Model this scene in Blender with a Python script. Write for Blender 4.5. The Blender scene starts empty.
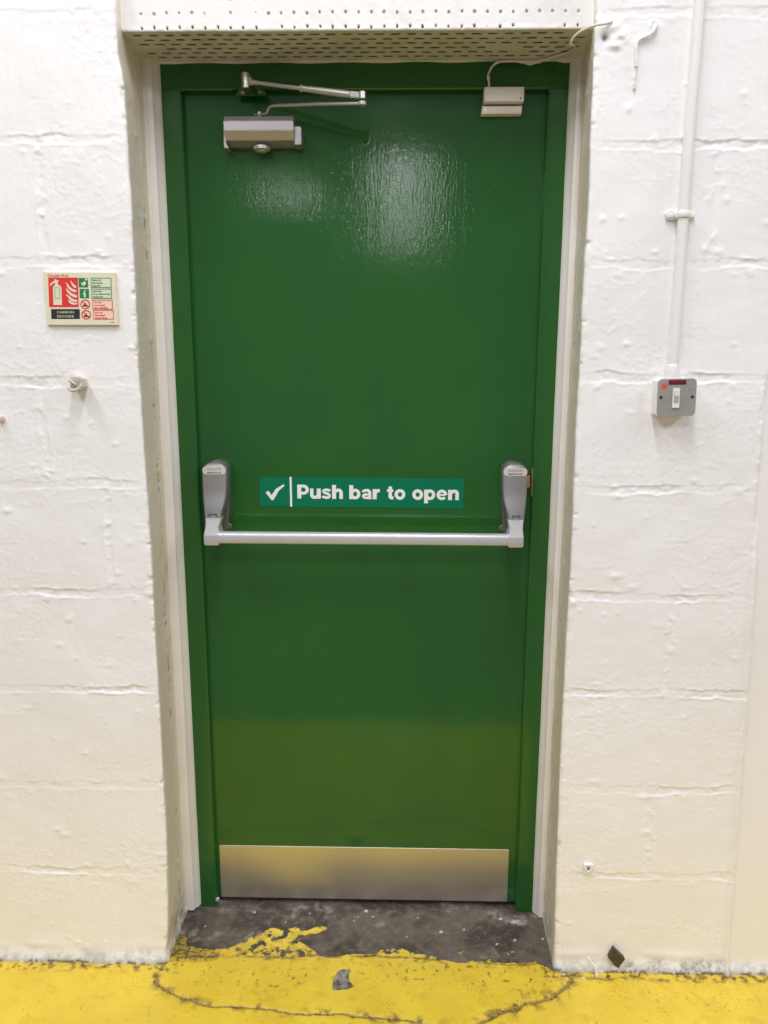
import bpy, bmesh, math, random
import numpy as np
from mathutils import Vector, Matrix

random.seed(7)
SC = bpy.context.scene
C = SC.collection
PI = math.pi

# ------------------------------------------------------------------ materials
def srgb(r, g, b):
    f = lambda c: (c / 255) / 12.92 if c / 255 <= .04045 else ((c / 255 + .055) / 1.055) ** 2.4
    return (f(r), f(g), f(b), 1)

def new_mat(name, col=(.8, .8, .8, 1), rough=.5, metal=0, coat=0):
    m = bpy.data.materials.new(name); m.use_nodes = True
    b = m.node_tree.nodes['Principled BSDF']
    b.inputs['Base Color'].default_value = col
    b.inputs['Roughness'].default_value = rough
    b.inputs['Metallic'].default_value = metal
    b.inputs['Coat Weight'].default_value = coat
    b.inputs['Coat Roughness'].default_value = .12
    return m, m.node_tree, b

def N(nt, t, **kw):
    n = nt.nodes.new(t)
    for k, v in kw.items():
        setattr(n, k, v)
    return n

def noise(nt, scale, detail=3, rough=.55, stretch=None):
    tc = N(nt, 'ShaderNodeTexCoord')
    n = N(nt, 'ShaderNodeTexNoise')
    n.inputs['Scale'].default_value = scale
    n.inputs['Detail'].default_value = detail
    n.inputs['Roughness'].default_value = rough
    src = tc.outputs['Object']
    if stretch:
        mp = N(nt, 'ShaderNodeMapping'); mp.inputs['Scale'].default_value = stretch
        nt.links.new(src, mp.inputs['Vector']); src = mp.outputs['Vector']
    nt.links.new(src, n.inputs['Vector'])
    return n.outputs['Fac']

def ramp(nt, fac, lo, hi, a=0., b=1.):
    r = N(nt, 'ShaderNodeMapRange'); r.interpolation_type = 'SMOOTHSTEP'
    r.inputs['From Min'].default_value = lo; r.inputs['From Max'].default_value = hi
    r.inputs['To Min'].default_value = a; r.inputs['To Max'].default_value = b
    nt.links.new(fac, r.inputs['Value']); return r.outputs['Result']

def mix(nt, fac, a, b):
    m = N(nt, 'ShaderNodeMix', data_type='RGBA')
    for sock, v in ((m.inputs[0], fac), (m.inputs[6], a), (m.inputs[7], b)):
        if isinstance(v, (tuple, float, int)): sock.default_value = v
        else: nt.links.new(v, sock)
    return m.outputs[2]

def mth(nt, op, a, b=0., clamp=False):
    m = N(nt, 'ShaderNodeMath', operation=op, use_clamp=clamp)
    for sock, v in ((m.inputs[0], a), (m.inputs[1], b)):
        if isinstance(v, (float, int)): sock.default_value = v
        else: nt.links.new(v, sock)
    return m.outputs[0]

def bump(nt, bsdf, h, strength=.3, dist=.001, prev=None):
    n = N(nt, 'ShaderNodeBump')
    n.inputs['Strength'].default_value = strength; n.inputs['Distance'].default_value = dist
    nt.links.new(h, n.inputs['Height'])
    if prev is not None: nt.links.new(prev, n.inputs['Normal'])
    nt.links.new(n.outputs['Normal'], bsdf.inputs['Normal'])
    return n.outputs['Normal']

def mask(nt):
    a = N(nt, 'ShaderNodeAttribute', attribute_name='mask')
    s = N(nt, 'ShaderNodeSeparateColor')
    nt.links.new(a.outputs['Color'], s.inputs[0])
    return s.outputs[0], s.outputs[1], s.outputs[2], a.outputs['Alpha']

def painted(name, col, rough=.4, coat=0, bscale=120, bstr=.25, bdist=.0006, var=.06):
    m, nt, b = new_mat(name, col, rough, 0, coat)
    nz = noise(nt, 9, 4)
    d = tuple(c * (1 - var * 2) for c in col[:3]) + (1,)
    nt.links.new(mix(nt, ramp(nt, nz, .35, .65), col, d), b.inputs['Base Color'])
    bump(nt, b, noise(nt, bscale, 3), bstr, bdist)
    return m

# white masonry paint; mask r = grey grime, g = dark crack, b = beige for bare chips, smooth render and warm light painted on reveals
def wall_material():
    white = (.90, .895, .89, 1)
    m, nt, b = new_mat('white_masonry_paint', white, .42)
    r, g, bl, al = mask(nt)
    col = mix(nt, ramp(nt, noise(nt, 2.2, 3), .35, .7), white, (.87, .86, .84, 1))
    col = mix(nt, mth(nt, 'MULTIPLY', bl, .8), col, (.82, .71, .54, 1))
    grn = ramp(nt, noise(nt, 70, 4, .65), .35, .6, .3, 1.)
    col = mix(nt, mth(nt, 'MULTIPLY', r, grn), col, (.30, .28, .25, 1))
    col = mix(nt, g, col, (.10, .075, .05, 1))
    nt.links.new(col, b.inputs['Base Color'])
    n1 = bump(nt, b, noise(nt, 260, 3, .6), .45, .0006)
    bump(nt, b, noise(nt, 60, 4, .6), .35, .0012, n1)
    return m

def floor_material():
    m, nt, b = new_mat('worn_floor_paint', (.5, .5, .5, 1), .4)
    r, g, bl, al = mask(nt)
    n1 = noise(nt, 6, 5, .6); n2 = noise(nt, 45, 5, .65); n3 = noise(nt, 160, 4, .6); n4 = noise(nt, 14, 3)
    yel = mix(nt, ramp(nt, n1, .3, .7), (.80, .59, .050, 1), (.70, .49, .038, 1))
    yel = mix(nt, ramp(nt, n2, .52, .75, 0, .35), yel, (.80, .65, .14, 1))
    conc = mix(nt, ramp(nt, n1, .44, .58), (.055, .044, .034, 1), (.125, .103, .082, 1))
    conc = mix(nt, ramp(nt, n2, .45, .7, 0, .6), conc, (.21, .17, .13, 1))
    conc = mix(nt, ramp(nt, n3, .60, .72, 0, .7), conc, (.035, .03, .026, 1))
    conc = mix(nt, bl, conc, mix(nt, ramp(nt, n2, .4, .6), (.20, .175, .155, 1), (.36, .31, .26, 1)))
    # grey floor coating beyond the painted walkway
    dirty = mix(nt, ramp(nt, n3, .45, .6), (.34, .22, .035, 1), (.10, .07, .03, 1))
    yel = mix(nt, ramp(nt, noise(nt, 22, 5, .7), .52, .68, 0, .45), yel, (.52, .34, .035, 1))
    fleck = mth(nt, 'MULTIPLY', ramp(nt, n3, .60, .66), ramp(nt, n4, .50, .62))
    yel = mix(nt, mth(nt, 'MULTIPLY', fleck, .85), yel, (.16, .10, .03, 1))
    yel = mix(nt, mth(nt, 'MULTIPLY', g, 1.), yel, dirty)
    cov = ramp(nt, mth(nt, 'ADD', r, mth(nt, 'MULTIPLY', mth(nt, 'SUBTRACT', n3, .5), .55)), .42, .55)
    col = mix(nt, cov, conc, yel)
    col = mix(nt, al, col, (.75, .72, .66, 1))
    nt.links.new(col, b.inputs['Base Color'])
    nt.links.new(ramp(nt, cov, 0, 1, .62, .33), b.inputs['Roughness'])
    na = bump(nt, b, n3, .35, .0012)
    bump(nt, b, n2, .4, .002, na)
    return m

def lintel_material():
    w = (.84, .825, .80, 1)
    m, nt, b = new_mat('painted_perforated_steel', w, .38)
    r, g, bl, al = mask(nt)
    col = mix(nt, mth(nt, 'MULTIPLY', ramp(nt, noise(nt, 18, 4), .5, .7), .25), w, (.62, .56, .44, 1))
    col = mix(nt, bl, col, (.60, .55, .43, 1))
    col = mix(nt, r, col, (.035, .028, .02, 1))
    nt.links.new(col, b.inputs['Base Color'])
    bump(nt, b, noise(nt, 90, 3), .3, .0006)
    return m

def green_material():
    base = (.030, .150, .034, 1)
    m, nt, b = new_mat('green_gloss_paint', base, .08, 0, 0)
    b.inputs['Specular IOR Level'].default_value = .5
    n = noise(nt, 3.5, 3)
    col = mix(nt, ramp(nt, n, .3, .7), (.019, .112, .018, 1), (.016, .098, .018, 1))
    nt.links.new(col, b.inputs['Base Color'])
    nt.links.new(ramp(nt, noise(nt, 5, 4), .3, .7, .06, .10), b.inputs['Roughness'])
    st = noise(nt, 1, 3, .6, (70, 70, 5))
    na = bump(nt, b, st, .16, .0010)
    nb = bump(nt, b, noise(nt, 1, 3, .6, (190, 190, 60)), .34, .0006, na)
    bump(nt, b, noise(nt, 14, 2), .12, .002, nb)
    return m

def brushed(name, col, rough, stretch, amt=.12):
    m, nt, b = new_mat(name, col, rough, 1)
    nz = noise(nt, 1, 4, .6, stretch)
    nt.links.new(ramp(nt, nz, .3, .7, rough - .05, rough + .08), b.inputs['Roughness'])
    bump(nt, b, nz, amt, .0003)
    return m

MW = wall_material(); MF = floor_material(); ML = lintel_material(); MG = green_material()
M_trim = painted('cream_gloss_trim', (.80, .775, .73, 1), .38, 0, 60, .2, .0006, .03)
M_sill = brushed('brushed_stainless', (.70, .67, .60, 1), .36, (1, 400, 700))
M_silver = painted('silver_lacquer', (.30, .295, .29, 1), .38, 0, 900, .08, .0001, .01)
M_silver.node_tree.nodes['Principled BSDF'].inputs['Metallic'].default_value = .55
M_bar = painted('satin_aluminium', (.60, .60, .62, 1), .33, 0, 700, .06, .0001, .01)
M_bar.node_tree.nodes['Principled BSDF'].inputs['Metallic'].default_value = .4
M_back = painted('grey_housing_base', (.10, .12, .10, 1), .4, 0, 700, .06, .0001, .01)
M_closer = painted('closer_lacquer', (.42, .395, .40, 1), .30, 0, 600, .05, .0001, .01)
M_closer.node_tree.nodes['Principled BSDF'].inputs['Metallic'].default_value = .6
M_arm = painted('arm_lacquer', (.47, .45, .40, 1), .33, 0, 600, .1, .0001, .02)
M_arm.node_tree.nodes['Principled BSDF'].inputs['Metallic'].default_value = .45
M_steel, _, _ = new_mat('zinc_screw', (.62, .60, .56, 1), .3, 1)
M_dark, _, _ = new_mat('dark_recess', (.02, .02, .02, 1), .6)
M_brass, _, _ = new_mat('aged_brass', (.50, .30, .15, 1), .4, .6)
M_badge, _, _ = new_mat('pale_badge', (.62, .60, .56, 1), .4)
M_ink, _, _ = new_mat('black_ink', (.03, .03, .03, 1), .5)
M_grey_ink, _, _ = new_mat('grey_ink', (.22, .21, .20, 1), .5)
M_signgreen, _, _ = new_mat('safety_green_vinyl', (.0, .165, .078, 1), .5)
M_signgreen.node_tree.nodes['Principled BSDF'].inputs['Specular IOR Level'].default_value = .2
M_signwhite, _, _ = new_mat('white_vinyl', (.83, .84, .82, 1), .4)
M_cream, _, _ = new_mat('luminescent_cream', (.74, .71, .53, 1), .4)
M_red, _, _ = new_mat('sign_red', (.72, .035, .03, 1), .4)
M_black, _, _ = new_mat('sign_black', (.022, .022, .022, 1), .4)
M_sgreen, _, _ = new_mat('sign_green', (.015, .20, .075, 1), .4)
M_palegreen, _, _ = new_mat('pale_green_tint', (.66, .73, .52, 1), .4)
M_palered, _, _ = new_mat('pale_red_tint', (.85, .63, .47, 1), .4)
M_plastic = painted('cream_plastic', (.84, .80, .70, 1), .4, 0, 300, .05, .0001, .02)
M_white = painted('white_gloss_paint', (.85, .84, .815, 1), .38, 0, 90, .4, .0009, .02)
M_cable = painted('painted_cable', (.74, .70, .60, 1), .45, 0, 200, .3, .0006, .05)
M_plate = painted('grey_metalclad', (.43, .41, .38, 1), .42, 0, 500, .1, .0002, .08)
M_plate.node_tree.nodes['Principled BSDF'].inputs['Metallic'].default_value = .35
M_rocker, _, _ = new_mat('white_switch_plastic', (.82, .80, .76, 1), .35)
M_rock2, _, _ = new_mat('grey_switch_plastic', (.52, .50, .47, 1), .35)
M_neon, _, _ = new_mat('red_indicator', (.20, .012, .018, 1), .25)
M_dot, _, _ = new_mat('faded_red_sticker', (.62, .10, .07, 1), .5)
M_lump = painted('painted_filler', (.74, .69, .60, 1), .5, 0, 120, .6, .001, .15)
M_tile, nt_, b_ = new_mat('dark_speckled_plate', (.045, .035, .022, 1), .45)
nt_.links.new(mix(nt_, ramp(nt_, noise(nt_, 330, 2), .64, .68), (.045, .035, .022, 1), (.36, .32, .25, 1)), b_.inputs['Base Color'])
M_ball, _, _ = new_mat('bluish_chrome', (.70, .74, .90, 1), .15, .8)

# ------------------------------------------------------------------ objects
BASE = {}
def props(o, label=None, cat=None, group=None, kind=None):
    if label: o['label'] = label
    if cat: o['category'] = cat
    if group: o['group'] = group
    if kind: o['kind'] = kind
    return o

def thing(name, label, cat, loc, group=None, kind=None):
    o = bpy.data.objects.new(name, None); C.objects.link(o)
    o.empty_display_size = .02; o.location = loc
    BASE[o] = Vector(loc)
    return props(o, label, cat, group, kind)

def link_mesh(name, me, mat, parent=None, loc=None, smooth=False):
    base = BASE[parent] if parent else Vector(loc or (0, 0, 0))
    me.transform(Matrix.Translation(-base))
    if mat: me.materials.append(mat)
    o = bpy.data.objects.new(name, me); C.objects.link(o)
    BASE[o] = base
    if parent: o.parent = parent
    else: o.location = base
    if smooth:
        me.polygons.foreach_set('use_smooth', [True] * len(me.polygons))
        try: me.set_sharp_from_angle(angle=math.radians(38))
        except Exception: pass
    return o

def obj(name, bm, mat, parent=None, loc=None, smooth=False):
    bmesh.ops.recalc_face_normals(bm, faces=bm.faces)
    me = bpy.data.meshes.new(name); bm.to_mesh(me); bm.free()
    return link_mesh(name, me, mat, parent, loc, smooth)

def B(): return bmesh.new()

def merge(bm, src):
    me = bpy.data.meshes.new('tmp'); src.to_mesh(me); src.free(); bm.from_mesh(me); bpy.data.meshes.remove(me)

def box(bm, x0, x1, y0, y1, z0, z1, bev=0, seg=2, rot=None):
    s = bmesh.new(); bmesh.ops.create_cube(s, size=1)
    c = Vector(((x0 + x1) / 2, (y0 + y1) / 2, (z0 + z1) / 2))
    for v in s.verts: v.co = Vector((v.co.x * (x1 - x0), v.co.y * (y1 - y0), v.co.z * (z1 - z0)))
    if bev: bmesh.ops.bevel(s, geom=s.edges[:], offset=bev, segments=seg, profile=.5, affect='EDGES')
    for v in s.verts:
        if rot: v.co = Matrix.Rotation(rot, 3, 'Y') @ v.co
        v.co += c
    merge(bm, s)

def prism(bm, poly, y0, y1, bev=0):
    """polygon in x,z extruded in y"""
    s = bmesh.new()
    a = [s.verts.new((x, y0, z)) for x, z in poly]; b = [s.verts.new((x, y1, z)) for x, z in poly]
    s.faces.new(a); s.faces.new(b[::-1]); n = len(poly)
    for i in range(n): s.faces.new((a[i], b[i], b[(i + 1) % n], a[(i + 1) % n]))
    if bev:
        ed = [e for e in s.edges if abs(e.verts[0].co.y - e.verts[1].co.y) < 1e-9 and abs(e.verts[0].co.y - min(y0, y1)) < 1e-9]
        bmesh.ops.bevel(s, geom=ed, offset=bev, segments=3, profile=.5, affect='EDGES')
    merge(bm, s)

def prism_axis(bm, poly, p0, p1, axis):
    """polygon of (a,b) extruded on axis x: (y,z); axis z: (x,y)"""
    f = (lambda a, b, t: (t, a, b)) if axis == 'x' else (lambda a, b, t: (a, b, t))
    a = [bm.verts.new(f(u, v, p0)) for u, v in poly]; b = [bm.verts.new(f(u, v, p1)) for u, v in poly]
    bm.faces.new(a); bm.faces.new(b[::-1]); n = len(poly)
    for i in range(n): bm.faces.new((a[i], b[i], b[(i + 1) % n], a[(i + 1) % n]))

def loft(bm, rings, cap=True):
    rs = [[bm.verts.new(p) for p in r] for r in rings]; n = len(rs[0])
    for a, b in zip(rs, rs[1:]):
        for i in range(n): bm.faces.new((a[i], a[(i + 1) % n], b[(i + 1) % n], b[i]))
    if cap: bm.faces.new(rs[0][::-1]); bm.faces.new(rs[-1])

def lathe(bm, prof, c, axis, seg=24):
    """prof: (r, t) along axis vector from c"""
    ax = Vector(axis).normalized(); u = ax.orthogonal().normalized(); v = ax.cross(u)
    rings = []
    for r, t in prof:
        rings.append([Vector(c) + ax * t + (u * math.cos(2 * PI * k / seg) + v * math.sin(2 * PI * k / seg)) * max(r, 1e-5) for k in range(seg)])
    loft(bm, rings)

def cyl(bm, c, axis, r, h, seg=20, bev=0):
    p = [(r, 0), (r, h)] if not bev else [(r - bev, 0), (r, bev), (r, h - bev), (r - bev, h)]
    lathe(bm, p, c, axis, seg)

def smooth_path(pts, n=6):
    P = [Vector(p) for p in pts]; out = []
    for i in range(len(P) - 1):
        a = P[max(i - 1, 0)]; b = P[i]; c = P[i + 1]; d = P[min(i + 2, len(P) - 1)]
        for k in range(n):
            t = k / n
            out.append(.5 * (2 * b + (c - a) * t + (2 * a - 5 * b + 4 * c - d) * t * t + (3 * b - a - 3 * c + d) * t ** 3))
    out.append(P[-1]); return out

def tube(bm, pts, r, seg=12, sm=True, jit=0):
    P = smooth_path(pts) if sm else [Vector(p) for p in pts]
    up = None; rings = []; n = len(P)
    for i, p in enumerate(P):
        t = (P[min(i + 1, n - 1)] - P[max(i - 1, 0)]).normalized()
        up = t.orthogonal().normalized() if up is None else (up - t * up.dot(t)).normalized()
        w = t.cross(up); rr = (r(i / (n - 1)) if callable(r) else r) * (1 + jit * random.uniform(-1, 1))
        rings.append([p + (up * math.cos(2 * PI * k / seg) + w * math.sin(2 * PI * k / seg)) * rr for k in range(seg)])
    loft(bm, rings)

def text_mesh(s, x0, x1, zb, y, height, mat, name, parent, bold=0., ext=.0003, font_ratio=.7):
    """flat lettering facing -y; x0..x1 the width, zb the baseline, height the cap height"""
    cu = bpy.data.curves.new('t', 'FONT'); cu.body = s; cu.size = 1; cu.offset = bold; cu.extrude = .0
    cu.resolution_u = 4
    o = bpy.data.objects.new('t', cu); C.objects.link(o)
    dg = bpy.context.evaluated_depsgraph_get(); dg.update()
    me = bpy.data.meshes.new_from_object(o.evaluated_get(dg), depsgraph=dg)
    bpy.data.objects.remove(o); bpy.data.curves.remove(cu)
    xs = [v.co.x for v in me.vertices]; a, b = min(xs), max(xs)
    k = (x1 - x0) / (b - a); kz = height / font_ratio
    bm = bmesh.new(); bm.from_mesh(me); bpy.data.meshes.remove(me)
    for v in bm.verts: v.co = Vector((x0 + (v.co.x - a) * k, y, zb + v.co.y * kz))
    r = bmesh.ops.extrude_face_region(bm, geom=bm.faces[:])
    for g in r['geom']:
        if isinstance(g, bmesh.types.BMVert): g.co.y -= ext
    return obj(name, bm, mat, parent)

# heavy grotesque letters drawn as strokes; cap height 1, x-height .73
def arc(cx, cy, rx, ry, a0, a1, n=16):
    return [(cx + rx * math.cos(math.radians(a0 + (a1 - a0) * k / n)), cy + ry * math.sin(math.radians(a0 + (a1 - a0) * k / n))) for k in range(n + 1)]
W_ = .26
GL = {
 'P': (.78, [([(.12, 0), (.12, 1)], W_), ([(.12, .895), (.40, .895)] + arc(.40, .64, .245, .255, 90, -90) + [(.12, .385)], .21)]),
 'u': (.72, [([(.1175, .73), (.1175, .30)] + arc(.30, .27, .1825, .18, 180, 285, 10) + [(.44, .13), (.50, .22)], .22), ([(.5825, 0), (.5825, .73)], W_)]),
 's': (.66, [([(.56, .555), (.50, .615)] + arc(.325, .53, .20, .115, 60, 180, 10) + [(.16, .47), (.325, .385), (.47, .33), (.515, .215)] + arc(.325, .205, .19, .125, 0, -120, 10) + [(.12, .13), (.085, .20)], .185)]),
 'h': (.72, [([(.1175, 0), (.1175, 1)], W_), ([(.20, .50), (.26, .60)] + arc(.40, .455, .1825, .18, 100, 0, 10) + [(.5825, 0)], .225)]),
 'b': (.75, [([(.1175, 0), (.1175, 1)], W_), (arc(.37, .365, .235, .275, 0, 360, 28), .215)]),
 'p': (.75, [([(.1175, -.25), (.1175, .73)], W_), (arc(.37, .365, .235, .275, 0, 360, 28), .215)]),
 'o': (.75, [(arc(.36, .365, .245, .275, 0, 360, 30), .22)]),
 'n': (.72, [([(.1175, 0), (.1175, .73)], W_), ([(.20, .50), (.26, .60)] + arc(.40, .455, .1825, .18, 100, 0, 10) + [(.5825, 0)], .225)]),
 'r': (.49, [([(.1175, 0), (.1175, .73)], W_), ([(.16, .45), (.22, .56), (.32, .625), (.46, .63)], .22)]),
 't': (.47, [([(.235, .93), (.235, .24)] + arc(.345, .22, .11, .11, 180, 270, 8) + [(.44, .105)], .225), ([(.02, .64), (.44, .64)], .17)]),
 'e': (.73, [([(.10, .365), (.62, .365)], .13), (arc(.36, .365, .25, .275, 0, 320, 26), .20)]),
 'a': (.70, [([(.09, .50), (.13, .58)] + arc(.33, .50, .20, .14, 140, 0, 10) + [(.535, .48), (.535, .16), (.57, 0)], .20), (arc(.31, .215, .20, .125, 60, 330, 18) + [(.50, .26), (.52, .40), (.40, .355)], .165)]),
 ' ': (.33, [])}
def stroke_text(s, x0, x1, zb, y, cap, mat, name, parent, ext=.0003, gap=.042, slope=0):
    tot = sum(GL[c][0] + gap for c in s) - gap; k = (x1 - x0) / tot; bm = B(); px = 0; lay = 0
    for c in s:
        w, strokes = GL[c]
        for pts, wd in strokes:
            closed = math.dist(pts[0], pts[-1]) < 1e-6; n = len(pts); L = []; R = []
            for i in range(n):
                a = pts[i - 1 if i else (n - 2 if closed else 0)]; b = pts[i + 1 if i < n - 1 else (1 if closed else n - 1)]
                dx, dy = b[0] - a[0], b[1] - a[1]; d = math.hypot(dx, dy) or 1; nx_, ny_ = -dy / d * wd / 2, dx / d * wd / 2
                L.append((pts[i][0] + nx_, pts[i][1] + ny_)); R.append((pts[i][0] - nx_, pts[i][1] - ny_))
            lay += 1; e = ext * (1 + .03 * (lay % 5))
            for i in range(n - 1):
                q = [(x0 + (px + u) * k, zb + v * cap + ((px + u) * k) * slope) for u, v in (L[i], L[i + 1], R[i + 1], R[i])]
                fr_ = [bm.verts.new((x, y - e, z)) for x, z in q]; bk_ = [bm.verts.new((x, y, z)) for x, z in q]
                bm.faces.new(fr_)
                for j in range(4): bm.faces.new((fr_[j], bk_[j], bk_[(j + 1) % 4], fr_[(j + 1) % 4]))
        px += w + gap
    return obj(name, bm, mat, parent)

# ------------------------------------------------------------------ height fields
RG = np.random.RandomState(11)
GT = RG.rand(256, 256) * 2 * PI
def perlin(x, y, seed=0):
    x = x + seed * 17.31; y = y + seed * 9.77
    xi = np.floor(x).astype(int); yi = np.floor(y).astype(int); xf = x - xi; yf = y - yi
    u = xf * xf * xf * (xf * (xf * 6 - 15) + 10); v = yf * yf * yf * (yf * (yf * 6 - 15) + 10)
    def g(i, j):
        a = GT[(xi + i) % 256, (yi + j) % 256]
        return np.cos(a) * (xf - i) + np.sin(a) * (yf - j)
    return ((g(0, 0) * (1 - u) + g(1, 0) * u) * (1 - v) + (g(0, 1) * (1 - u) + g(1, 1) * u) * v) * 1.5

def fbm(x, y, s, oct=4, seed=0, gain=.5):
    r = 0; a = 1; t = 0
    for k in range(oct):
        r = r + a * perlin(x * s, y * s, seed + k * 3.1); t += a; a *= gain; s *= 2.03
    return r / t

def sst(a, b, x):
    t = np.clip((x - a) / (b - a), 0, 1); return t * t * (3 - 2 * t)

def grid_mesh(name, P, msk, mat, extra=None, flip=False, loc=(0, 0, 0)):
    nr, nc, _ = P.shape
    idx = np.arange(nr * nc).reshape(nr, nc)
    q = np.stack([idx[:-1, :-1], idx[:-1, 1:], idx[1:, 1:], idx[1:, :-1]], -1).reshape(-1, 4)
    if flip: q = q[:, ::-1]
    V = P.reshape(-1, 3).astype(np.float32)
    K = np.concatenate([msk.reshape(-1, 4), np.zeros((0, 4))]).astype(np.float32)
    if extra:
        for (x0, x1, y0, y1, z0, z1) in extra:
            n = len(V)
            V = np.concatenate([V, np.array([(x, y, z) for x in (x0, x1) for y in (y0, y1) for z in (z0, z1)], np.float32)])
            f = np.array([(0, 1, 3, 2), (4, 6, 7, 5), (0, 4, 5, 1), (2, 3, 7, 6), (0, 2, 6, 4), (1, 5, 7, 3)]) + n
            q = np.concatenate([q, f]); K = np.concatenate([K, np.zeros((8, 4), np.float32)])
    me = bpy.data.meshes.new(name)
    me.vertices.add(len(V)); me.vertices.foreach_set('co', V.ravel())
    me.loops.add(len(q) * 4); me.loops.foreach_set('vertex_index', q.ravel().astype(np.int32))
    me.polygons.add(len(q)); me.polygons.foreach_set('loop_start', np.arange(0, len(q) * 4, 4, dtype=np.int32))
    me.update(calc_edges=True); me.validate()
    sm = np.ones(len(q), bool)
    if extra: sm[-6 * len(extra):] = False
    me.polygons.foreach_set('use_smooth', sm)
    at = me.color_attributes.new('mask', 'FLOAT_COLOR', 'POINT')
    at.data.foreach_set('color', K.ravel())
    me.materials.append(mat)
    o = bpy.data.objects.new(name, me); C.objects.link(o); o['kind'] = 'structure'
    return o

def blobs(H, S, Z, s0, s1, z0, z1, n, rs):
    """splashes and lumps of paint; S, Z are 1-D axes"""
    for _ in range(n):
        cs, cz = rs.uniform(s0, s1), rs.uniform(z0, z1); r = rs.choice([.0018, .0026, .0035, .005, .007], p=[.3, .3, .2, .14, .06])
        h = r * rs.uniform(.12, .34); ax = rs.uniform(.7, 1.8)
        i0, i1 = np.searchsorted(S, [cs - 4 * r, cs + 4 * r]); j0, j1 = np.searchsorted(Z, [cz - 4 * r, cz + 4 * r])
        if i1 - i0 < 2 or j1 - j0 < 2: continue
        a, b = np.meshgrid((S[i0:i1] - cs) / (r * ax), (Z[j0:j1] - cz) / r)
        H[j0:j1, i0:i1] += h * np.exp(-(a * a + b * b))

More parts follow.
